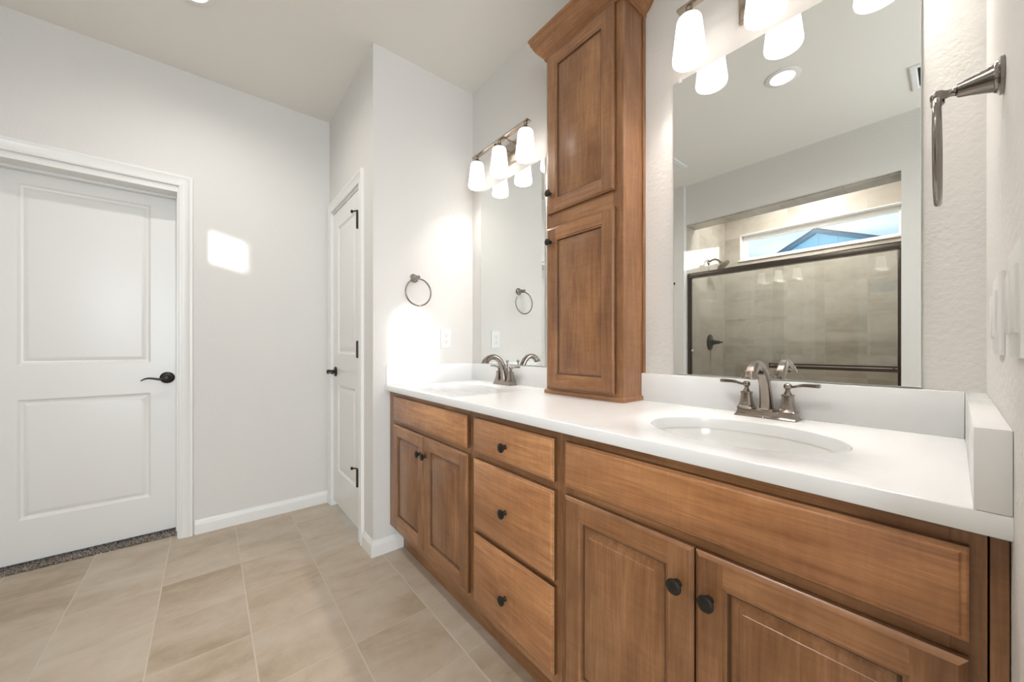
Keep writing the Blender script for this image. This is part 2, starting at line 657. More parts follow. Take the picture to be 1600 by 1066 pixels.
# white reveal boards and window
bm = NB()
t = 0.010
for a, b in (((WX0, YB - 0.15, WZ0), (WX0 + t, YB + 0.004, WZ1)), ((WX1 - t, YB - 0.15, WZ0), (WX1, YB + 0.004, WZ1)),
             ((WX0, YB - 0.15, WZ1 - t), (WX1, YB + 0.004, WZ1)), ((WX0 - 0.018, YB - 0.15, WZ0 - 0.004), (WX1 + 0.018, YB + 0.016, WZ0 + t))):
    box(bm, a, b)
struct('trim_6', bm, M['trim'], 'white boards lining the transom window recess', 'trim')
wroot = thing('window_1', ((WX0 + WX1) / 2, YB - 0.09, WZ0), 'long transom window high in the shower', 'window', kind='structure')
bm = NB()
fw = 0.040
ya, yb = YB - 0.115, YB - 0.075
box(bm, (WX0 + t, ya, WZ0 + t), (WX0 + t + fw, yb, WZ1 - t), bevel=0.003)
box(bm, (WX1 - t - fw * 0.8, ya, WZ0 + t), (WX1 - t, yb, WZ1 - t), bevel=0.003)
box(bm, (WX0 + t + fw, ya, WZ0 + t), (WX1 - t - fw * 0.8, yb, WZ0 + t + 0.037), bevel=0.003)
box(bm, (WX0 + t + fw, ya, WZ1 - t - 0.050), (WX1 - t - fw * 0.8, yb, WZ1 - t), bevel=0.003)
wf = finish(bm, 'window_frame', M['trim'], wroot, wroot)
bm = NB()
box(bm, (WX0 + t + fw - 0.004, YB - 0.098, WZ0 + t + 0.033), (WX1 - t - fw * 0.8 + 0.004, YB - 0.093, WZ1 - t - 0.046))
finish(bm, 'pane', M['pane'], wroot, wroot)
# shower curb
bm = NB()
box(bm, (XS, YH - 0.13, 0), (XJ, YH - 0.005, 0.10), bevel=0.004)
struct('trim_7', bm, M['tile_xy'], 'tiled curb under the shower door', 'trim')


# ------------------------------------------------------------------ baseboards and casings
BASE = ((0, 0), (0.014, 0), (0.014, 0.055), (0.0125, 0.064), (0.008, 0.070), (0.005, 0.078), (0.004, 0.083), (0, 0.083))


def baseboard(name, p, q, nrm, label, mit=(0, 0)):
    """from P to Q on the floor, NRM = direction out of the wall; mit = extra length of the front edge at each end"""
    bm = NB()
    p, q, nn = Vector((*p, 0)), Vector((*q, 0)), Vector((*nrm, 0))
    d = (q - p).normalized()
    rings = []
    for end, base in ((0, p), (1, q)):
        k = mit[end] * (1 if end else -1)
        rings.append([tuple(base + nn * a + d * a * k + Vector((0, 0, b))) for a, b in BASE])
    loft(bm, rings)
    struct(name, bm, M['trim'], label, 'baseboard')


baseboard('baseboard_far', (X0, DY1 + 0.066), (X0, YC), (1, 0), 'white baseboard along the far wall', (0, -1))
baseboard('baseboard_closet', (CX1 + 0.063, YC), (XW, YC), (0, -1), 'short white baseboard at the wall corner', (0, 1))
baseboard('baseboard_wing', (XW, YC), (XW, 0.842), (1, 0), 'white baseboard running under the vanity', (1, 0))
baseboard('baseboard_linen', (X0, YS), (XS, YS), (0, 1), 'white baseboard beside the shower')

CASING = ((0.0, 0.0), (0.0, 0.010), (0.004, 0.013), (0.012, 0.0135), (0.016, 0.011), (0.022, 0.0115), (0.046, 0.016),
          (0.050, 0.0185), (0.060, 0.0185), (0.063, 0.016), (0.063, 0.0))


def casing(name, mp, a0, a1, top, label, wmax=None):
    """U-shaped casing around an opening from a0 to a1; mp(a, z, d) -> point"""
    bm = NB()
    rings = []
    for k in range(4):
        ring = []
        for tt, dd in CASING:
            if k == 0:
                ring.append(mp(a0 - tt, 0.0, dd))
            elif k == 1:
                ring.append(mp(a0 - tt, top + tt, dd))
            elif k == 2:
                ring.append(mp(a1 + tt, top + tt, dd))
            else:
                ring.append(mp(a1 + tt, 0.0, dd))
        rings.append(ring)
    loft(bm, rings)
    struct(name, bm, M['trim'], label, 'door casing')


farmp = lambda a, z, d: (X0 + d, a, z)
clomp = lambda a, z, d: (a, YC - d, z)
casing('trim_1', farmp, DY0 - 0.001 + 0.006, DY1 - 0.005, 2.056, 'white casing around the wide panelled door')
casing('trim_2', clomp, CX0 + 0.004, CX1 - 0.004, CZT + 0.005, 'white casing around the narrow closet door')
# jambs
bm = NB()
box(bm, (X0 - 0.18, DY1 - 0.012, 0), (X0, DY1, DZT))
box(bm, (X0 - 0.18, DY0, 0), (X0, DY0 + 0.012, DZT))
box(bm, (X0 - 0.18, DY0, DZT - 0.001), (X0 + 0.0005, DY1, DZT + 0.031))
box(bm, (X0 - 0.133, DY1 - 0.022, 0), (X0 - 0.095, DY1 - 0.012, DZT), bevel=0.002)
box(bm, (X0 - 0.133, DY0 + 0.012, 0), (X0 - 0.095, DY0 + 0.022, DZT), bevel=0.002)
box(bm, (X0 - 0.133, DY0 + 0.012, DZT - 0.013), (X0 - 0.095, DY1 - 0.012, DZT), bevel=0.002)
struct('trim_3', bm, M['trim'], 'white jamb lining of the wide door', 'trim')
bm = NB()
box(bm, (CX1 - 0.008, YC, 0), (CX1, YC + 0.11, CZT))
box(bm, (CX0, YC, 0), (CX0 + 0.008, YC + 0.11, CZT))
box(bm, (CX0 + 0.008, YC, CZT - 0.008), (CX1 - 0.008, YC + 0.11, CZT))
box(bm, (CX0 + 0.008, YC + 0.043, 0), (CX0 + 0.020, YC + 0.075, CZT))
box(bm, (CX1 - 0.020, YC + 0.043, 0), (CX1 - 0.008, YC + 0.075, CZT))
box(bm, (CX0 + 0.020, YC + 0.043, CZT - 0.020), (CX1 - 0.020, YC + 0.075, CZT - 0.008))
struct('trim_4', bm, M['trim'], 'white jamb lining of the closet door', 'trim')


# ------------------------------------------------------------------ doors
def panel_door(bm, mp, a0, a1, z0, z1, panels, thick=0.035):
    """two-panel moulded door; mp(a, z, d): d = 0 at the face, negative inside"""
    xs = sorted({a0, a1, *[p[0] for p in panels], *[p[1] for p in panels]})
    zs = sorted({z0, z1, *[p[2] for p in panels], *[p[3] for p in panels]})
    for i in range(len(xs) - 1):
        for j in range(len(zs) - 1):
            cx, cz = (xs[i] + xs[i + 1]) / 2, (zs[j] + zs[j + 1]) / 2
            if any(p[0] < cx < p[1] and p[2] < cz < p[3] for p in panels):
                continue
            quad(bm, [mp(xs[i], zs[j], 0), mp(xs[i + 1], zs[j], 0), mp(xs[i + 1], zs[j + 1], 0), mp(xs[i], zs[j + 1], 0)])
    for p in panels:
        rect_loops(bm, mp, p[0], p[1], p[2], p[3],
                   ((0, 0), (0.003, -0.002), (0.010, -0.0085), (0.013, -0.0095), (0.019, -0.0095), (0.023, -0.008), (0.036, -0.0022), (0.040, -0.0018)))
    for (p, q, r, s) in (((a0, z0), (a1, z0), (a1, z0), (a0, z0)), ((a1, z0), (a1, z1), (a1, z1), (a1, z0)),
                         ((a1, z1), (a0, z1), (a0, z1), (a1, z1)), ((a0, z1), (a0, z0), (a0, z0), (a0, z1))):
        quad(bm, [mp(*p, 0), mp(*q, 0), mp(*q, -thick), mp(*p, -thick)])
    quad(bm, [mp(a0, z0, -thick), mp(a1, z0, -thick), mp(a1, z1, -thick), mp(a0, z1, -thick)])
    bmesh.ops.remove_doubles(bm, verts=bm.verts, dist=1e-5)


RX = 0.135     # the wide door sits deep in its jamb
d1 = thing('door_1', (X0 - RX, -0.498, 0.020), 'wide white two-panel door with a dark lever handle', 'door', kind='structure')
bm = NB()
panel_door(bm, lambda a, z, d: (X0 - RX + d, a, z), -0.855, -0.141, 0.020, 2.013,
           ((-0.746, -0.261, 0.234, 0.848), (-0.746, -0.261, 1.026, 1.954)))
finish(bm, 'door_leaf', M['trim'], d1, d1, smooth=20)


def lever(parent, root, c, out, along, curve):
    """round rose and wavy lever. out: direction out of the door; along: direction the lever points"""
    out, along, c = Vector(out), Vector(along), Vector(c)
    up = Vector((0, 0, 1))

    def pt(a, b, z):
        return tuple(c + along * a + out * b + up * z)
    bm = NB()
    rings = []
    for r, hh in ((0.034, 0.0), (0.034, 0.004), (0.031, 0.008), (0.024, 0.0105), (0.016, 0.012), (0.0125, 0.016), (0.0125, 0.040), (0.0145, 0.043),
                  (0.0145, 0.054), (0.011, 0.058), (0.004, 0.0595)):
        rings.append([pt(r * math.cos(2 * PI * i / 28), hh, r * math.sin(2 * PI * i / 28)) for i in range(28)])
    loft(bm, rings)
    h_ = finish(bm, 'door_handle', M['bronze'], parent, root)
    bm = NB()
    path = [pt(a, 0.048, z) for a, z in curve]
    n = len(path)
    sc = [(1.0 - 0.25 * i / n, 1.0 - 0.62 * (i / (n - 1)) ** 1.3) for i in range(n)]
    sweep(bm, path, [(0.0075 * math.cos(t_ * PI / 6), 0.0075 * math.sin(t_ * PI / 6)) for t_ in range(12)], scale=sc)
    finish(bm, 'lever', M['bronze'], h_, root)


wave = [(0.0, -0.002), (0.014, -0.006), (0.028, -0.0065), (0.045, -0.0035), (0.062, 0.0005), (0.078, 0.002), (0.090, 0.000), (0.100, -0.005), (0.109, -0.012)]
lever(d1, d1, (X0 - RX, -0.190, 0.934), (1, 0, 0), (0, -1, 0), wave)

d2 = thing('door_2', ((CX0 + CX1) / 2, YC, 0.040), 'narrow white two-panel closet door with dark hinges', 'door', kind='structure')
bm = NB()
panel_door(bm, lambda a, z, d: (a, YC + 0.006 - d, z), CX0 + 0.011, CX1 - 0.011, 0.040, 2.0495,
           ((-2.690, -2.312, 0.270, 0.862), (-2.690, -2.312, 1.072, 1.938)))
finish(bm, 'door_leaf', M['trim'], d2, d2, smooth=20)
lever(d2, d2, (-2.742, YC + 0.006, 0.948), (0, -1, 0), (1, 0, 0), [(0.0, 0), (0.02, -0.004), (0.045, -0.003), (0.07, 0.001), (0.095, -0.004), (0.107, -0.009)])
for zc, stop in ((1.852, 1), (1.104, 0), (0.356, 1)):
    HX = CX1 - 0.0165
    bm = NB()
    lathe(bm, ((0.0040, -0.050), (0.0078, -0.047), (0.0078, 0.047), (0.0040, 0.050)), (HX, YC - 0.0125, zc), n=14)
    box(bm, (HX - 0.005, YC - 0.008, zc - 0.045), (HX + 0.005, YC + 0.0055, zc + 0.045))
    for k in (-0.027, -0.009, 0.009, 0.027):
        lathe(bm, ((0.0082, k - 0.0012), (0.0082, k + 0.0012)), (HX, YC - 0.0125, zc), n=14)
    hg = finish(bm, 'hinge', M['bronze'], d2, d2)
    if stop:
        bm = NB()
        z = zc + 0.053
        sweep(bm, [(HX, YC - 0.0125, z), (CX1 - 0.030, YC - 0.016, z + 0.004), (CX1 - 0.052, YC - 0.034, z + 0.002)], circ(0.0042, 10))
        lathe(bm, ((0.008, -0.004), (0.009, 0.0), (0.008, 0.004)), (HX, YC - 0.0125, z), n=14)
        lathe(bm, ((0.006, 0.0), (0.0095, 0.003), (0.0095, 0.010), (0.005, 0.013)), (CX1 - 0.052, YC - 0.040, z + 0.002), axis='+y', n=14)
        finish(bm, 'hinge_stop', M['bronze'], hg, d2)

bm = NB()
random.seed(7)
NX, NY = 14, 150
CARP = 0.395
for i in range(NX + 1):
    for j in range(NY + 1):
        pass
gv = [[bm.verts.new((X0 - 0.45 + CARP * i / NX, DY0 + 0.012 + (DY1 - DY0 - 0.024) * j / NY,
                     0.006 + random.uniform(-0.004, 0.006) - (0.004 if i == NX else 0))) for j in range(NY + 1)] for i in range(NX + 1)]
for i in range(NX):
    for j in range(NY):
        bm.faces.new((gv[i][j], gv[i + 1][j], gv[i + 1][j + 1], gv[i][j + 1]))
tag(finish(bm, 'carpet', M['carpet'], smooth=0), 'brown flecked carpet showing under the wide white door', 'carpet', kind='stuff')


# ------------------------------------------------------------------ vanity cabinets
FY = 0.7670          # face frame front
DYF = 0.7480         # door and drawer fronts
ZB, ZT = 0.146, 0.8818


def vmp(x, z, d):    # d measured from the face frame towards the camera
    return (x, FY - d, z)


def add_knob(parent, root, x, y, z, s=1.0):
    bm = NB()
    lathe(bm, [(r * s, hh * s) for r, hh in ((0.0085, 0), (0.0075, 0.003), (0.0060, 0.007), (0.0060, 0.012), (0.0085, 0.0145), (0.0145, 0.0165), (0.0158, 0.0190),
               (0.0155, 0.0215), (0.0125, 0.0238), (0.0070, 0.0250), (0.002, 0.0253))], (x, y, z), axis='y', n=28)
    return finish(bm, 'knob', M['bronze'], parent, root)


def slab_front(name, parent, root, x0, x1, z0, z1, fy=FY, mats=None, lab=None):
    """drawer front with a stepped edge"""
    bm = NB()
    mp = lambda x, z, d: (x, fy - d, z)
    rect_loops(bm, mp, x0, x1, z0, z1, ((0, 0.0005), (0, 0.0125), (0.0025, 0.0145), (0.0050, 0.0150), (0.0065, 0.0155), (0.0085, 0.0178), (0.0115, 0.0190)), shade_loops=(0,), gm=1)
    o = finish(bm, name, mats or [M['wood_s'], M['wood_shade']], parent, root, smooth=25)
    if lab:
        o['label'] = lab
    return o


def raised_door(parent, root, x0, x1, z0, z1, fy=FY, fr=0.052):
    """frame-and-panel door: stiles, rails between them, raised panel"""
    bm = NB()
    mp = lambda x, z, d: (x, fy - d, z)
    T = 0.019
    e = 0.0085
    rect_loops(bm, mp, x0, x1, z0, z1, ((0, 0.0005), (0, 0.0125), (0.002, 0.0150), (0.0050, 0.0165), (0.0070, 0.0182), (e, T)), fill=False, mi=1, mi_v=0, shade_loops=(0,), gm=2)
    ix0, ix1, iz0, iz1 = x0 + fr, x1 - fr, z0 + fr, z1 - fr
    for a, b, c, d_, mi in ((x0 + e, ix0, z0 + e, z1 - e, 0), (ix1, x1 - e, z0 + e, z1 - e, 0), (ix0, ix1, z0 + e, iz0, 1), (ix0, ix1, iz1, z1 - e, 1)):
        quad(bm, [mp(a, c, T), mp(b, c, T), mp(b, d_, T), mp(a, d_, T)], mi)
    rect_loops(bm, mp, ix0, ix1, iz0, iz1, ((0, T), (0.0015, 0.0165), (0.0040, 0.0150), (0.0065, 0.0146), (0.0085, 0.0120), (0.0095, 0.0090)), fill=False, mi=1, mi_v=0, shade_loops=(3, 4), gm=2)
    fr_ = finish(bm, 'door', [M['wood_v'], M['wood_h'], M['wood_shade']], parent, root, smooth=25)
    bm = NB()
    q = 0.0096
    rect_loops(bm, mp, ix0 + q, ix1 - q, iz0 + q, iz1 - q, ((0, 0.0050), (0, 0.0085), (0.003, 0.0088), (0.020, 0.0150), (0.0225, 0.0152), (0.0235, 0.0165), (0.0255, 0.0172)), shade_loops=(0, 1), gm=1)
    finish(bm, 'raised_panel', [M['wood_v'], M['wood_shade']], fr_, root, smooth=25)
    return fr_


def face_frame(bm, x0, x1, z0, z1, openings, fy=FY, th=0.019):
    """flat frame as stiles and rails around the openings; a recessed dark box behind is the carcass"""
    pass


def base_cabinet(x0, x1, label):
    r = thing('base_cabinet', ((x0 + x1) / 2, FY + 0.25, 0.0), label, 'cabinet', 'base cabinets of the vanity')
    return r


def carcass(root, x0, x1, rails, stiles):
    bm = NB()
    box(bm, (x0, FY + 0.019, ZB), (x0 + 0.016, D - 0.002, ZT), 0)
    box(bm, (x1 - 0.016, FY + 0.019, ZB), (x1, D - 0.002, ZT), 0)
    box(bm, (x0 + 0.016, FY + 0.019, ZB), (x1 - 0.016, D - 0.002, ZB + 0.016), 0)
    box(bm, (x0 + 0.016, D - 0.014, ZB + 0.016), (x1 - 0.016, D - 0.002, ZT), 0)
    finish(bm, 'carcass', [M['wood_d']], root, root)
    bm = NB()
    for a, b in stiles:
        box(bm, (a, FY, ZB), (b, FY + 0.019, ZT), 0, bevel=0.0006, seg=1)
    xs = sorted(stiles)
    for c, d in rails:
        for i in range(len(xs) - 1):
            box(bm, (xs[i][1], FY, c), (xs[i + 1][0], FY + 0.019, d), 1)
    finish(bm, 'face_frame', [M['wood_v'], M['wood_h']], root, root, smooth=0)
    bm = NB()
    box(bm, (x0, FY + 0.076, 0.0), (x1, FY + 0.088, ZB), 0)
    tk = finish(bm, 'toe_kick', [M['wood_h']], root, root)


SB = ZT - 0.038
# sink base beside the far wall
cab1 = base_cabinet(XW + 0.006, -1.148, 'brown sink base cabinet at the far end, beside the narrow closet door')
carcass(cab1, XW + 0.006, -1.148, ((ZB, ZB + 0.045), (0.702, 0.742), (SB, ZT)), ((XW + 0.006, -1.880), (-1.174, -1.148)))
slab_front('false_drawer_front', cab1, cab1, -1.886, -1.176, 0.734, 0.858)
dr = raised_door(cab1, cab1, -1.886, -1.5365, 0.186, 0.7115)
add_knob(dr, cab1, -1.562, FY - 0.019, 0.628)
dr = raised_door(cab1, cab1, -1.5335, -1.171, 0.186, 0.7115)
add_knob(dr, cab1, -1.509, FY - 0.019, 0.628)
# drawer base
cab2 = base_cabinet(-1.1475, -0.702, 'brown drawer base cabinet with three knobbed drawers, in the middle of the vanity')
carcass(cab2, -1.1475, -0.702, ((ZB, ZB + 0.045), (0.430, 0.460), (0.702, 0.742), (SB, ZT)), ((-1.1475, -1.112), (-0.738, -0.702)))
for z0, z1, zk in ((0.734, 0.857, 0.789), (0.452, 0.708, 0.574), (0.184, 0.434, 0.293)):
    s_ = slab_front('drawer', cab2, cab2, -1.131, -0.7235, z0, z1)
    add_knob(s_, cab2, -0.938, FY - 0.019, zk)
# sink base under the wide mirror
cab3 = base_cabinet(-0.7015, 0.027, 'brown sink base cabinet nearest the camera, with a wide false drawer front over two doors')
carcass(cab3, -0.7015, 0.027, ((ZB, ZB + 0.045), (0.702, 0.742), (SB, ZT)), ((-0.7015, -0.664), (-0.004, 0.027)))
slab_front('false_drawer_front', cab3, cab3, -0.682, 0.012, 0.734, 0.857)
dr = raised_door(cab3, cab3, -0.682, -0.3345, 0.186, 0.7115)
add_knob(dr, cab3, -0.365, FY - 0.019, 0.628)
dr = raised_door(cab3, cab3, -0.3315, 0.012, 0.186, 0.7115)
add_knob(dr, cab3, -0.303, FY - 0.019, 0.626)
bm = NB()
box(bm, (0.0288, FY, ZB), (XR - 0.001, FY + 0.019, ZT), bevel=0.0008, seg=1)
tag(finish(bm, 'filler_strip', [M['wood_v']]), 'narrow brown filler strip between the near cabinet and the wall', 'trim strip')

# ------------------------------------------------------------------ countertop with two oval cut-outs
SINKS = ((-1.575, 0.985), (-0.336, 0.985))
SA, SBB = 0.205, 0.155
ct = thing('countertop', ((XW + XR) / 2, 1.02, ZT), 'long white quartz countertop across the whole vanity', 'countertop')
bm = NB()
x_l, x_r, y_f, y_b = XW + 0.0005, XR - 0.0002, CY, D - 0.0015
z0, z1 = ZT + 0.0005, CH
hw = 0.30
strips = []
cur = x_l
ch_ = 0.003
for cx, cy in SINKS:
    strips.append((cur, cx - hw))
    cur = cx + hw
strips.append((cur, x_r))
for a, b in strips:
    quad(bm, [(a, y_f + ch_, z1), (b, y_f + ch_, z1), (b, y_b, z1), (a, y_b, z1)])
    quad(bm, [(a, y_f + ch_, z0), (b, y_f + ch_, z0), (b, y_b, z0), (a, y_b, z0)])
for cx, cy in SINKS:
    a, b = cx - hw, cx + hw
    corners = [math.atan2(yy - cy, xx - cx) % (2 * PI) for xx in (a, b) for yy in (y_f + ch_, y_b)]
    angs = sorted(set([2 * PI * i / 72 for i in range(72)] + corners))

    def rim(t_):
        c, s = math.cos(t_), math.sin(t_)
        k = 1e9
        if c > 1e-9: k = min(k, (b - cx) / c)
        if c < -1e-9: k = min(k, (a - cx) / c)
        if s > 1e-9: k = min(k, (y_b - cy) / s)
        if s < -1e-9: k = min(k, (y_f + ch_ - cy) / s)
        return (cx + k * c, cy + k * s)

    def ell(t_, g=0.0):
        c, s = math.cos(t_), math.sin(t_)
        k = 1 / math.sqrt((c / (SA + g)) ** 2 + (s / (SBB + g)) ** 2)
        return (cx + k * c, cy + k * s)
    for i in range(len(angs)):
        p, q = angs[i], angs[(i + 1) % len(angs)]
        for z_, g in ((z1, 0.003), (z0, 0.0)):
            quad(bm, [(*rim(p), z_), (*rim(q), z_), (*ell(q, g), z_), (*ell(p, g), z_)])
        quad(bm, [(*ell(p, 0.003), z1), (*ell(q, 0.003), z1), (*ell(q, 0.0009), z1 - 0.0009), (*ell(p, 0.0009), z1 - 0.0009)])
        quad(bm, [(*ell(p, 0.0009), z1 - 0.0009), (*ell(q, 0.0009), z1 - 0.0009), (*ell(q), z1 - 0.003), (*ell(p), z1 - 0.003)])
        quad(bm, [(*ell(p), z1 - 0.003), (*ell(q), z1 - 0.003), (*ell(q), z0), (*ell(p), z0)])
# front edge with eased arrises, ends, back
prof = [(y_f + ch_, z1), (y_f + 0.0009, z1 - 0.0009), (y_f, z1 - ch_), (y_f, z0 + ch_), (y_f + 0.0009, z0 + 0.0009), (y_f + ch_, z0)]
for (ya, za), (yb_, zb) in zip(prof[:-1], prof[1:]):
    quad(bm, [(x_l, ya, za), (x_r, ya, za), (x_r, yb_, zb), (x_l, yb_, zb)])
for x in (x_l, x_r):
    bm.faces.new([bm.verts.new((x, y_, z_)) for y_, z_ in prof + [(y_b, z0), (y_b, z1)]])
quad(bm, [(x_l, y_b, z0), (x_r, y_b, z0), (x_r, y_b, z1), (x_l, y_b, z1)])
bmesh.ops.remove_doubles(bm, verts=bm.verts, dist=2e-5)
finish(bm, 'slab', [M['quartz']], ct, ct, smooth=40)
SPZ = CH + 0.1035
bm = NB()
box(bm, (x_l + 0.02, D - 0.0205, CH), (0.0145, D - 0.0015, SPZ), bevel=0.0015)
finish(bm, 'backsplash', [M['quartz']], ct, ct)
bm = NB()
box(bm, (x_l, CY + 0.006, CH), (x_l + 0.0195, D - 0.0015, SPZ), bevel=0.0015)
finish(bm, 'side_splash', [M['quartz']], ct, ct)
bm = NB()
box(bm, (0.0150, CY, CH), (x_r, D - 0.0015, SPZ), bevel=0.0015)
finish(bm, 'side_splash', [M['quartz']], ct, ct)


# ------------------------------------------------------------------ sinks
def make_sink():
    r = thing('sink', (*SINKS[0], ZT), 'white oval sink set in the counter under the narrow mirror', 'sink', 'undermount sinks')
    bm = NB()
    prof = ((1.09, 0.0), (1.09, -0.012), (1.075, -0.020), (1.05, -0.04), (0.94, -0.105), (0.75, -0.148), (0.35, -0.162), (0.12, -0.164))
    inner = ((1.09, 0.0), (1.015, 0.0), (1.005, -0.004), (0.995, -0.018), (0.96, -0.050), (0.90, -0.085), (0.78, -0.118), (0.60, -0.137), (0.35, -0.147), (0.105, -0.152))
    rings = [[(SA * k * math.cos(2 * PI * i / 64), SBB * k * math.sin(2 * PI * i / 64), z) for i in range(64)] for k, z in list(reversed(prof)) + list(inner)[1:]]
    loft(bm, rings, cap=(True, True))
    finish(bm, 'basin', [M['porcelain']], r, None, smooth=50)
    bm = NB()
    lathe(bm, ((0.0205, -0.1525), (0.0225, -0.1505), (0.0225, -0.1495), (0.018, -0.1490), (0.012, -0.1505), (0.011, -0.1475), (0.006, -0.1465)), n=28)
    finish(bm, 'drain', [M['nickel']], r, None)
    bm = NB()
    for i in range(3):
        lathe(bm, ((0.0045, 0), (0.0045, 0.001)), (-0.012 + 0.012 * i, SBB * 0.965, -0.046), axis='y', n=12)
    finish(bm, 'overflow_hole', [M['nickel_dark']], r, None)
    return r


sink1 = make_sink()
dup(sink1, (*SINKS[1], ZT), 'white oval sink set in the counter under the wide mirror')


# ------------------------------------------------------------------ faucets
def make_faucet():
    r = thing('faucet', (-1.567, 1.247, CH), 'brushed pewter two-handle faucet under the narrow mirror, beyond the tower cabinet', 'faucet', 'vanity faucets')
    bm = NB()
    rings = [sq_ring(hx, hy, z, r=0.16) for hx, hy, z in ((0.0775, 0.0270, 0.0), (0.0775, 0.0270, 0.003), (0.0745, 0.0240, 0.0055), (0.0735, 0.0230, 0.0075),
                                                          (0.0715, 0.0215, 0.014), (0.0705, 0.0205, 0.0195), (0.0685, 0.0190, 0.0210))]
    loft(bm, rings)
    finish(bm, 'base_plate', [M['nickel']], r, None, smooth=25)
    for s in (-1, 1):
        cx = s * 0.051
        bm = NB()
        rings = [sq_ring(hx, hx, z, cx=cx, r=0.42, k=2) for hx, z in ((0.0225, 0.0205), (0.0225, 0.0240), (0.0205, 0.0262), (0.0195, 0.0275), (0.0178, 0.033), (0.0158, 0.040),
                                                                       (0.0142, 0.049), (0.0132, 0.058), (0.0128, 0.066), (0.0142, 0.0672), (0.0142, 0.0700), (0.0122, 0.0715))]
        loft(bm, rings)
        body = finish(bm, 'handle_body', [M['nickel']], r, None, smooth=25)
        bm = NB()
        lathe(bm, ((0.0105, 0.0705), (0.0088, 0.074), (0.0062, 0.080), (0.0056, 0.084), (0.0066, 0.0865), (0.0092, 0.0890), (0.0102, 0.0935), (0.0092, 0.0985), (0.0060, 0.1015), (0.002, 0.1025)), (cx, 0, 0), n=22)
        path = [(cx + s * 0.004, 0, 0.0930), (cx + s * 0.014, 0, 0.0935), (cx + s * 0.024, -0.001, 0.0965), (cx + s * 0.034, -0.001, 0.0990),
                (cx + s * 0.050, -0.001, 0.0995), (cx + s * 0.068, -0.001, 0.0995), (cx + s * 0.0715, -0.001, 0.0990)]
        sec = [(0.0075, -0.0036), (0.0075, 0.0036), (0.0055, 0.0046), (-0.0055, 0.0046), (-0.0075, 0.0036), (-0.0075, -0.0036), (-0.0055, -0.0046), (0.0055, -0.0046)]
        sweep(bm, path, sec, scale=[(0.65, 0.8), (0.5, 0.7), (0.7, 0.75), (0.95, 0.9), (1.0, 1.0), (1.05, 1.1), (0.9, 0.8)])
        finish(bm, 'lever_handle', [M['nickel']], body, None, smooth=30)
    bm = NB()
    rings = [sq_ring(hx, hy, z, cy=0.0, r=0.25, k=2) for hx, hy, z in ((0.0215, 0.0195, 0.0205), (0.0215, 0.0195, 0.0235), (0.0190, 0.0175, 0.027))]
    loft(bm, rings)
    path = [(0, 0.001, 0.022), (0, -0.001, 0.045), (0, -0.007, 0.075), (0, -0.017, 0.103), (0, -0.032, 0.128), (0, -0.053, 0.146), (0, -0.077, 0.1535),
            (0, -0.100, 0.150), (0, -0.119, 0.139), (0, -0.130, 0.126)]
    sc = [(1.15, 1.12), (1.06, 1.05), (0.98, 0.98), (0.92, 0.92), (0.88, 0.86), (0.85, 0.82), (0.83, 0.80), (0.83, 0.82), (0.86, 0.88), (0.92, 0.98)]
    sec = [(0.0165, -0.0085), (0.0165, 0.0085), (0.0125, 0.0125), (0.006, 0.0145), (-0.006, 0.0145), (-0.0125, 0.0125), (-0.0165, 0.0085), (-0.0165, -0.0085), (-0.0125, -0.0125), (0.0125, -0.0125)]
    sweep(bm, path, sec, up=(1, 0, 0), scale=[(b_, a_) for a_, b_ in sc])
    sp = finish(bm, 'spout', [M['nickel']], r, None, smooth=30)
    bm = NB()
    # flared outlet pointing down
    lathe(bm, ((0.0140, 0.140), (0.0155, 0.133), (0.0175, 0.127), (0.0205, 0.1225), (0.0205, 0.1205), (0.0165, 0.1200)), (0, -0.131, 0), n=26)
    finish(bm, 'spout_outlet', [M['nickel']], sp, None)
    bm = NB()
    lathe(bm, ((0.0075, 0.0205), (0.0075, 0.024), (0.0032, 0.026), (0.0032, 0.100), (0.0058, 0.103), (0.0058, 0.106), (0.0035, 0.110), (0.0035, 0.117),
               (0.0072, 0.121), (0.0085, 0.126), (0.0072, 0.131), (0.003, 0.1335)), (0, 0.0175, 0), n=16)
    finish(bm, 'lift_rod', [M['nickel']], r, None)
    return r


fa = make_faucet()
dup(fa, (-0.348, 1.247, CH), 'brushed pewter two-handle faucet under the wide mirror, nearest the camera')

# ------------------------------------------------------------------ tower cabinet
TX0, TX1, TY = -1.163, -0.771, 1.166
TZ = 2.44
tw = thing('tower_cabinet', ((TX0 + TX1) / 2, 1.23, CH), 'tall narrow brown wall cabinet standing on the counter between the mirrors', 'cabinet')
bm = NB()
box(bm, (TX0, TY + 0.019, CH + 0.0005), (TX1, D - 0.0215, TZ), 0)
box(bm, (TX0, D - 0.0215, SPZ + 0.001), (TX1, D - 0.0015, TZ), 0)
finish(bm, 'carcass', [M['wood_v']], tw, tw)
bm = NB()
box(bm, (TX1, D - 0.019, SPZ + 0.001), (TX1 + 0.006, D - 0.0015, TZ - 0.03), 0, bevel=0.001, seg=1)
finish(bm, 'scribe_moulding', [M['wood_v']], tw, tw)
bm = NB()
box(bm, (TX0, TY, CH + 0.0005), (TX0 + 0.038, TY + 0.019, TZ), 0, bevel=0.0006, seg=1)
box(bm, (TX1 - 0.042, TY, CH + 0.0005), (TX1, TY + 0.019, TZ), 0, bevel=0.0006, seg=1)
for a, b in ((CH + 0.0005, 0.955), (1.628, 1.708), (2.385, TZ)):
    box(bm, (TX0 + 0.038, TY, a), (TX1 - 0.042, TY + 0.019, b), 1)
finish(bm, 'face_frame', [M['wood_v'], M['wood_h']], tw, tw, smooth=0)
bm = NB()
prof = ((0.0, 0.0), (0.008, 0.0), (0.008, 0.012), (0.004, 0.017), (0.0, 0.018))
rings = []
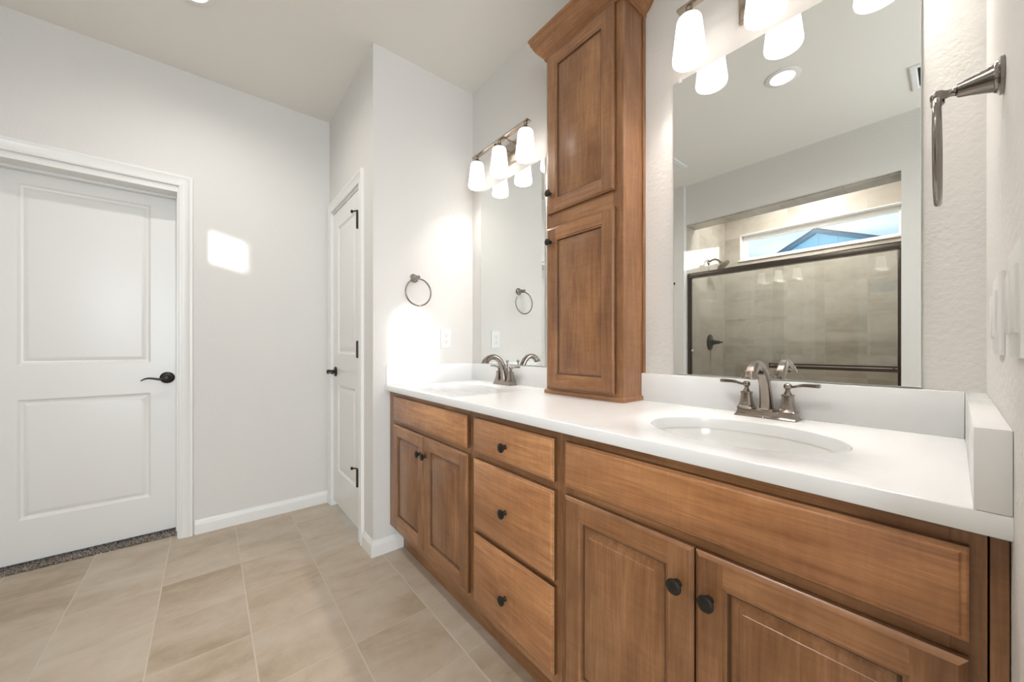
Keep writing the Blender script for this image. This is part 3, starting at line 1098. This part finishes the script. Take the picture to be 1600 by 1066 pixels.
for k in range(4):
    ring = []
    for a, b in prof:
        xx = TX0 - a if k < 2 else TX1 + a
        yy = (D - 0.022) if k in (0, 3) else TY - a
        ring.append((xx, yy, CH + 0.0006 + b))
    rings.append(ring)
loft(bm, rings)
finish(bm, 'base_moulding', [M['wood_h']], tw, tw, smooth=25)
bm = NB()
prof = ((0.0, 0.0), (0.006, 0.0), (0.009, 0.006), (0.009, 0.014), (0.014, 0.018), (0.022, 0.024), (0.036, 0.040), (0.046, 0.058), (0.050, 0.068),
        (0.054, 0.071), (0.054, 0.082), (0.060, 0.086), (0.060, 0.098), (0.0, 0.098))
rings = []
for k in range(4):
    ring = []
    for a, b in prof:
        xx = TX0 - a if k < 2 else TX1 + a
        yy = (D - 0.0015) if k in (0, 3) else TY - a
        ring.append((xx, yy, 2.394 + b))
    rings.append(ring)
loft(bm, rings)
finish(bm, 'crown_moulding', [M['wood_h']], tw, tw, smooth=25)
dr = raised_door(tw, tw, -1.1465, -0.800, 1.700, 2.392, fy=TY)
add_knob(dr, tw, -1.122, TY - 0.019, 1.782)
dr = raised_door(tw, tw, -1.1465, -0.800, 0.942, 1.636, fy=TY)
add_knob(dr, tw, -1.122, TY - 0.019, 1.572)


# ------------------------------------------------------------------ mirrors
def mirror(x0, x1, label, clip=None):
    r = thing('mirror', ((x0 + x1) / 2, D, SPZ), label, 'mirror', 'frameless wall mirrors')
    bm = NB()
    za, zb = SPZ + 0.0035, 2.072
    rect_loops(bm, lambda x, z, d: (x, D - 0.0012 - d, z), x0, x1, za, zb, ((0, 0.0), (0, 0.0042), (0.0012, 0.0052)), fill=False, mi=1)
    i = 0.0012
    quad(bm, [(x0 + i, D - 0.0064, za + i), (x1 - i, D - 0.0064, za + i), (x1 - i, D - 0.0064, zb - i), (x0 + i, D - 0.0064, zb - i)], 0)
    quad(bm, [(x0, D - 0.0012, za), (x1, D - 0.0012, za), (x1, D - 0.0012, zb), (x0, D - 0.0012, zb)], 1)
    finish(bm, 'mirror_glass', [M['mirror'], M['edge']], r, r, smooth=0)
    for cx, cz, s in clip or ():
        bm = NB()
        box(bm, (cx - 0.006, D - 0.0105, cz - 0.008), (cx + 0.006, D - 0.0066, cz + 0.010), bevel=0.0012)
        box(bm, (cx - 0.006, D - 0.0066, cz + (0.003 if s > 0 else -0.008)), (cx + 0.006, D - 0.0012, cz + (0.010 if s > 0 else -0.002)))
        finish(bm, 'mirror_clip', [M['plastic']], r, r)
    return r


mirror(-1.874, -1.316, 'narrow frameless mirror between the far wall corner and the tower cabinet')
mirror(-0.653, -0.050, 'wide frameless mirror at the near end, reflecting the glass shower', ((-0.628, 2.070, 1), (-0.095, 2.070, 1)))


# ------------------------------------------------------------------ vanity lights
def make_vanity_light():
    r = thing('vanity_light', (-1.577, D, 2.20), 'three-shade brushed nickel vanity light over the narrow mirror', 'wall light', 'vanity lights above the mirrors')
    bm = NB()
    rect_loops(bm, lambda x, z, d: (x, -0.001 - d, z), -0.095, 0.095, -0.058, 0.057, ((0, 0), (0, 0.012), (0.004, 0.016), (0.010, 0.018)))
    quad(bm, [(-0.095, -0.001, -0.058), (0.095, -0.001, -0.058), (0.095, -0.001, 0.057), (-0.095, -0.001, 0.057)])
    finish(bm, 'back_plate', [M['nickel_b']], r, None, smooth=25)
    yb = -0.093
    for s in (-1, 1):
        bm = NB()
        box(bm, (s * 0.045 - 0.006, yb, 0.025), (s * 0.045 + 0.006, -0.018, 0.0335), bevel=0.001)
        finish(bm, 'support_arm', [M['nickel_b']], r, None)
    bm = NB()
    box(bm, (-0.250, yb - 0.014, 0.034), (0.240, yb + 0.014, 0.042), bevel=0.0015)
    finish(bm, 'crossbar', [M['nickel_b']], r, None)
    for k in (-1, 0, 1):
        cx = k * 0.2135
        bm = NB()
        lathe(bm, ((0.010, 0.0335), (0.010, 0.0200), (0.014, 0.0150), (0.027, 0.0020), (0.029, -0.0020), (0.027, -0.0040)), (cx, yb, 0), n=28)
        finish(bm, 'socket_cup', [M['nickel_b']], r, None)
        bm = NB()
        outer = ((0.0265, -0.0030), (0.0345, -0.0055), (0.0378, -0.0120), (0.0392, -0.022), (0.0445, -0.070), (0.0490, -0.110), (0.0512, -0.130), (0.0512, -0.137), (0.0495, -0.1430), (0.0465, -0.1450))
        inner = ((0.0450, -0.1430), (0.0475, -0.135), (0.0455, -0.105), (0.0410, -0.065), (0.0365, -0.022), (0.0340, -0.012), (0.020, -0.007))
        lathe(bm, list(outer) + list(inner), (cx, yb, 0), n=40, cap=(False, True))
        sh = finish(bm, 'lamp_shade', [M['shade']], r, None, smooth=60)
        bm = NB()
        lathe(bm, ((0.010, -0.008), (0.012, -0.030), (0.020, -0.050), (0.027, -0.070), (0.028, -0.080), (0.024, -0.096), (0.012, -0.106), (0.003, -0.108)), (cx, yb, 0), n=24)
        finish(bm, 'bulb', [M['bulb']], sh, None)
    return r


M['nickel_b'] = metal_mat('warm_brushed_nickel', (0.42, 0.36, 0.30), (0.52, 0.46, 0.39), 0.26, 1.0)
vl = make_vanity_light()
dup(vl, (-0.343, D, 2.20), 'three-shade brushed nickel vanity light over the wide mirror')


# ------------------------------------------------------------------ towel rings
def make_ring():
    """rosette on a wall facing +x, ring hanging below the post"""
    r = thing('towel_ring', (XW, 0.908, 1.512), 'pewter towel ring on the far wing wall above the outlet', 'towel ring', 'towel rings')
    bm = NB()
    lathe(bm, ((0.0255, 0.0005), (0.0255, 0.0040), (0.0215, 0.0060), (0.0205, 0.0085), (0.0190, 0.0095), (0.0160, 0.0180), (0.0128, 0.0300), (0.0105, 0.0400), (0.0100, 0.0420),
               (0.0078, 0.0430), (0.0060, 0.0450), (0.0052, 0.0500), (0.0065, 0.0545), (0.0088, 0.0575), (0.0095, 0.0615), (0.0085, 0.0660), (0.0050, 0.0690), (0.002, 0.0697)), axis='x', n=28)
    finish(bm, 'post', [M['nickel_dark']], r, None)
    bm = NB()
    torus(bm, (0.0615, 0, -0.0865), 0.0755, 0.0043, 'x')
    finish(bm, 'ring', [M['nickel_dark']], r, None, smooth=60)
    bm = NB()
    lathe(bm, ((0.0045, -0.0145), (0.0075, -0.012), (0.0075, -0.0075), (0.005, -0.006)), (0.0615, 0, 0), n=14)
    finish(bm, 'ring_collar', [M['nickel_dark']], r, None)
    return r


tr_ = make_ring()
t2 = dup(tr_, (XR, 0.864, 1.500), 'pewter towel ring close to the camera on the wall beside the wide mirror')
t2.rotation_euler = (0, 0, PI)


# ------------------------------------------------------------------ outlet and switches
ol = thing('wall_outlet', (XW, 1.1135, 1.169), 'white double outlet on the wing wall beside the towel ring', 'outlet')
bm = NB()
pm = lambda a, z, d: (XW + 0.0003 + d, a, z)
rect_loops(bm, pm, 1.0785, 1.1485, 1.110, 1.228, ((0, 0), (0, 0.003), (0.002, 0.0052), (0.004, 0.0058)))
quad(bm, [pm(1.0785, 1.110, 0), pm(1.1485, 1.110, 0), pm(1.1485, 1.228, 0), pm(1.0785, 1.228, 0)])
finish(bm, 'cover_plate', [M['plastic']], ol, ol, smooth=25)
for zc in (1.1885, 1.1495):
    bm = NB()
    rect_loops(bm, pm, 1.0975, 1.1295, zc - 0.0145, zc + 0.0145, ((0, 0.0055), (0, 0.0072), (0.0015, 0.0078)))
    rc = finish(bm, 'receptacle', [M['plastic']], ol, ol, smooth=25)
    bm = NB()
    box(bm, (XW + 0.0078, 1.1062, zc - 0.0005), (XW + 0.0086, 1.1076, zc + 0.0075))
    box(bm, (XW + 0.0078, 1.1195, zc - 0.0005), (XW + 0.0086, 1.1209, zc + 0.0060))
    lathe(bm, ((0.0022, 0.0078), (0.0022, 0.0086)), (XW, 1.1135, zc - 0.0075), axis='x', n=12)
    finish(bm, 'socket_slots', [M['dark']], rc, ol)


def switch(y0, y1, z0, z1, n, label):
    r = thing('switch_plate', (XR, (y0 + y1) / 2, (z0 + z1) / 2), label, 'light switch', 'wall switches beside the vanity')
    sm = lambda a, z, d: (XR - 0.0003 - d, a, z)
    bm = NB()
    rect_loops(bm, sm, y0, y1, z0, z1, ((0, 0), (0, 0.003), (0.002, 0.0052), (0.004, 0.0058)))
    quad(bm, [sm(y0, z0, 0), sm(y1, z0, 0), sm(y1, z1, 0), sm(y0, z1, 0)])
    finish(bm, 'cover_plate', [M['plastic']], r, r, smooth=25)
    zc = (z0 + z1) / 2
    for i in range(n):
        yc = y0 + (y1 - y0) * (i + 0.5) / n
        bm = NB()
        rect_loops(bm, sm, yc - 0.0165, yc + 0.0165, zc - 0.0335, zc + 0.0335, ((0, 0.0055), (0, 0.0075), (0.002, 0.0085), (0.006, 0.0092)))
        finish(bm, 'rocker', [M['plastic']], r, r, smooth=25)
    return r


switch(0.852, 0.968, 1.104, 1.222, 2, 'white switch plate lower down the wall, below the near towel ring')
switch(0.585, 0.702, 1.104, 1.222, 2, 'white switch plate at the very edge of view, nearest the camera')


# ------------------------------------------------------------------ ceiling things
def downlight(x, y, label):
    r = thing('downlight', (x, y, H), label, 'ceiling light', 'recessed ceiling lights')
    bm = NB()
    lathe(bm, ((0.088, -0.0005), (0.088, -0.004), (0.084, -0.006), (0.064, -0.0085), (0.060, -0.006), (0.057, -0.0005)), n=48, cap=(False, False))
    finish(bm, 'trim_ring', [M['trim']], r, None)
    bm = NB()
    lathe(bm, ((0.058, -0.0010), (0.058, -0.0040), (0.050, -0.0052), (0.010, -0.0056)), n=40)
    finish(bm, 'lens', [M['lens']], r, None)
    return r


DL = ((-0.660, -0.055, 'round recessed ceiling light seen in the wide mirror'),
      (-2.205, -0.062, 'round recessed ceiling light over the floor by the closet door'))
for x, y, lab in DL:
    downlight(x, y, lab)
for x, y, pw in ((*DL[0][:2], 34.0), (*DL[1][:2], 19.0)):
    light('downlight_lamp', 'SPOT', (x, y, H - 0.016), (0, 0, -1), pw, (1.0, 0.965, 0.915), spot_size=math.radians(165), spot_blend=1.0, shadow_soft_size=0.016)

light('shower_fill', 'AREA', (-0.95, -1.50, H - 0.01), (0, 0, -1), 15.0, (1.0, 0.965, 0.915), shape='DISK', size=0.34)  # unseen light added to brighten the shower, no fixture


def vent(x0, x1, y0, y1, label, slat_axis, bd=0.05):
    r = thing('ceiling_vent', ((x0 + x1) / 2, (y0 + y1) / 2, H), label, 'vent', 'ceiling vents')
    bm = NB()
    mp_ = lambda x, y, d: (x, y, H - 0.0006 - d)
    rect_loops(bm, mp_, x0, x1, y0, y1, ((0, 0), (0.002, 0.007), (0.008, 0.010), (bd - 0.006, 0.010), (bd, 0.004)), fill=False)
    finish(bm, 'frame', [M['plastic']], r, r, smooth=20)
    bm = NB()
    quad(bm, [mp_(x0 + bd, y0 + bd, 0.001), mp_(x1 - bd, y0 + bd, 0.001), mp_(x1 - bd, y1 - bd, 0.001), mp_(x0 + bd, y1 - bd, 0.001)])
    finish(bm, 'opening', [M['dark']], r, r)
    bm = NB()
    k = 11
    for i in range(k):
        if slat_axis == 'x':
            y = y0 + 0.055 + (y1 - y0 - 0.11) * i / (k - 1)
            sweep(bm, [(x0 + bd, y, H - 0.006), (x1 - bd, y, H - 0.006)], [(-0.006, -0.003), (0.006, 0.002), (0.006, 0.0035), (-0.006, -0.0015)])
        else:
            x = x0 + 0.055 + (x1 - x0 - 0.11) * i / (k - 1)
            sweep(bm, [(x, y0 + bd, H - 0.006), (x, y1 - bd, H - 0.006)], [(-0.006, -0.003), (0.006, 0.002), (0.006, 0.0035), (-0.006, -0.0015)])
    finish(bm, 'louvres', [M['plastic']], r, r, smooth=0)


vent(-1.835, -1.530, -0.705, -0.400, 'square white ceiling vent seen at the bottom left edge of the wide mirror', 'x')
vent(-0.172, 0.133, -0.830, -0.525, 'square white ceiling vent seen at the upper right edge of the wide mirror', 'y', 0.034)

# robe hook on the wall beside the shower
rh = thing('robe_hook', (-1.838, YS, 1.770), 'small dark robe hook on the wall beside the shower, seen in the wide mirror', 'hook')
bm = NB()
lathe(bm, ((0.014, 0.0005), (0.014, 0.004), (0.006, 0.007), (0.005, 0.030), (0.011, 0.036), (0.0125, 0.042), (0.010, 0.048), (0.003, 0.051)), (-1.838, YS, 1.770), axis='+y', n=20)
finish(bm, 'hook_post', [M['bronze']], rh, rh)

# ------------------------------------------------------------------ shower
sd = thing('shower_door', ((XS + XJ) / 2, YH - 0.07, 0.10), 'bronze framed sliding glass shower door, seen in the wide mirror', 'shower door')
YD = YH - 0.065
bm = NB()
sec = [(0.028, -0.026), (0.028, 0.012), (0.024, 0.021), (0.014, 0.026), (-0.014, 0.026), (-0.024, 0.021), (-0.028, 0.012), (-0.028, -0.026)]
sweep(bm, [(XS + 0.001, YD, 1.842), (XJ - 0.001, YD, 1.842)], sec)
finish(bm, 'header_rail', [M['bronze2']], sd, sd, smooth=40)
for a, b in ((XS + 0.001, XS + 0.030), (XJ - 0.020, XJ - 0.001)):
    bm = NB()
    box(bm, (a, YD - 0.022, 0.128), (b, YD + 0.022, 1.815), bevel=0.003)
    finish(bm, 'side_jamb', [M['bronze2']], sd, sd)
bm = NB()
box(bm, (XS + 0.001, YD - 0.026, 0.1005), (XJ - 0.001, YD + 0.026, 0.128), bevel=0.004)
finish(bm, 'bottom_track', [M['bronze2']], sd, sd)
bm = NB()
box(bm, (-1.003, YD + 0.009, 0.130), (XJ - 0.022, YD + 0.015, 1.814))
gp = finish(bm, 'sliding_panel', [M['glass']], sd, sd)
bm = NB()
ybar = YD + 0.055
sweep(bm, [(-1.015, ybar, 0.950), (XJ - 0.012, ybar, 0.950)], [(0.008, -0.0105), (0.008, 0.0105), (0.005, 0.0115), (-0.005, 0.0115), (-0.008, 0.0105), (-0.008, -0.0105)])
sweep(bm, [(-1.015, ybar, 0.976), (XJ - 0.012, ybar, 0.976)], [(0.008, -0.0060), (0.008, 0.0060), (-0.008, 0.0060), (-0.008, -0.0060)])
box(bm, (-1.021, ybar - 0.009, 0.938), (-1.013, ybar + 0.009, 0.983))
for x in (-0.985, -0.275):
    lathe(bm, ((0.010, 0.0005), (0.010, 0.006), (0.006, 0.010), (0.006, 0.042)), (x, YD + 0.015, 0.957), axis='+y', n=14)
finish(bm, 'towel_bar', [M['bronze2']], gp, sd)
bm = NB()
box(bm, (XS + 0.032, YD - 0.015, 0.130), (-0.935, YD - 0.009, 1.814))
finish(bm, 'sliding_panel', [M['glass']], sd, sd)
bm = NB()
lathe(bm, ((0.010, 0.0), (0.010, 0.010), (0.007, 0.014)), (XS + 0.031, YD - 0.004, 1.085), axis='x', n=14)
finish(bm, 'bumper', [M['plastic']], sd, sd)

sh_ = thing('showerhead', (XS, -1.650, 2.055), 'dark metal shower head on a bent arm, seen above the shower door rail', 'shower head')
bm = NB()
lathe(bm, ((0.030, 0.0005), (0.030, 0.004), (0.022, 0.008), (0.012, 0.012)), (XS, -1.650, 2.055), axis='x', n=24)
finish(bm, 'flange', [M['nickel_dark']], sh_, sh_)
bm = NB()
sweep(bm, [(XS + 0.004, -1.650, 2.055), (XS + 0.03, -1.650, 2.073), (XS + 0.065, -1.650, 2.078), (XS + 0.095, -1.650, 2.066), (XS + 0.118, -1.650, 2.040)], circ(0.0105, 14))
finish(bm, 'arm', [M['nickel_dark']], sh_, sh_, smooth=60)
bm = NB()
lathe(bm, ((0.010, 0.0), (0.016, -0.012), (0.016, -0.022), (0.034, -0.036), (0.062, -0.050), (0.068, -0.058), (0.066, -0.066), (0.010, -0.068)), n=28)
bmesh.ops.rotate(bm, verts=bm.verts, cent=(0, 0, 0), matrix=Matrix.Rotation(math.radians(-38), 3, 'Y'))
bmesh.ops.translate(bm, verts=bm.verts, vec=(XS + 0.116, -1.650, 2.046))
finish(bm, 'spray_face', [M['nickel_dark']], sh_, sh_)

sv = thing('shower_valve', (XS, -1.690, 1.172), 'dark round shower valve with a lever, seen through the shower glass', 'shower valve')
bm = NB()
lathe(bm, ((0.088, 0.0005), (0.088, 0.004), (0.080, 0.009), (0.040, 0.012), (0.034, 0.016)), (XS, -1.690, 1.172), axis='x', n=36)
finish(bm, 'escutcheon', [M['bronze']], sv, sv)
bm = NB()
lathe(bm, ((0.030, 0.014), (0.028, 0.040), (0.022, 0.060), (0.019, 0.085), (0.021, 0.095), (0.012, 0.100), (0.009, 0.118), (0.011, 0.126), (0.004, 0.130)), (XS, -1.690, 1.172), axis='x', n=24)
finish(bm, 'lever_handle', [M['bronze']], sv, sv)

# ------------------------------------------------------------------ the neighbouring house beyond the window
nh = thing('neighbouring_house', (-2.14, -8.9, 0.0), 'pale blue gabled house outside the transom window, seen in the wide mirror', 'house')
th = math.radians(17.5)
hd = Vector((math.cos(th), math.sin(th), 0))
nn = Vector((-math.sin(th), math.cos(th), 0))       # towards the bathroom
PA = Vector((-2.14, -8.9, 4.01))
slope = 0.442


def hp(a, z, d=0.0):
    p = PA + hd * a + nn * d
    return (p.x, p.y, z)


wdt = 3.6
bm = NB()
zt = PA.z - 0.05
front = [hp(-wdt, 0), hp(wdt, 0), hp(wdt, zt - slope * wdt), hp(0, zt), hp(-wdt, zt - slope * wdt)]
back = [hp(-wdt, 0, -6), hp(wdt, 0, -6), hp(wdt, zt - slope * wdt, -6), hp(0, zt, -6), hp(-wdt, zt - slope * wdt, -6)]
loft(bm, [front, back])
finish(bm, 'house_wall', [M['siding']], nh, nh, smooth=0)
bm = NB()
for i in range(-8, 9):
    a = i * 0.40
    z1_ = zt - slope * abs(a) - 0.02
    p = [hp(a - 0.022, 0, 0.001), hp(a + 0.022, 0, 0.001), hp(a + 0.022, 0, 0.02), hp(a - 0.022, 0, 0.02)]
    loft(bm, [p, [(x, y, z1_) for x, y, z in p]])
finish(bm, 'batten_strips', [M['siding']], nh, nh, smooth=0)
bm = NB()
for s in (-1, 1):
    a0, a1 = 0, s * (wdt + 0.35)
    for d0, d1, t0, t1, mi in ((0.0, 0.10, -0.095, 0.0, 0), (-6.3, 0.11, 0.0, 0.03, 1)):
        rings = []
        for a in (a0, a1):
            zz = PA.z - slope * abs(a)
            rings.append([hp(a, zz + t0, d0), hp(a, zz + t0, d1), hp(a, zz + t1, d1), hp(a, zz + t1, d0)])
        loft(bm, rings, mi=mi)
finish(bm, 'roof', [M['fascia'], M['roof']], nh, nh, smooth=0)
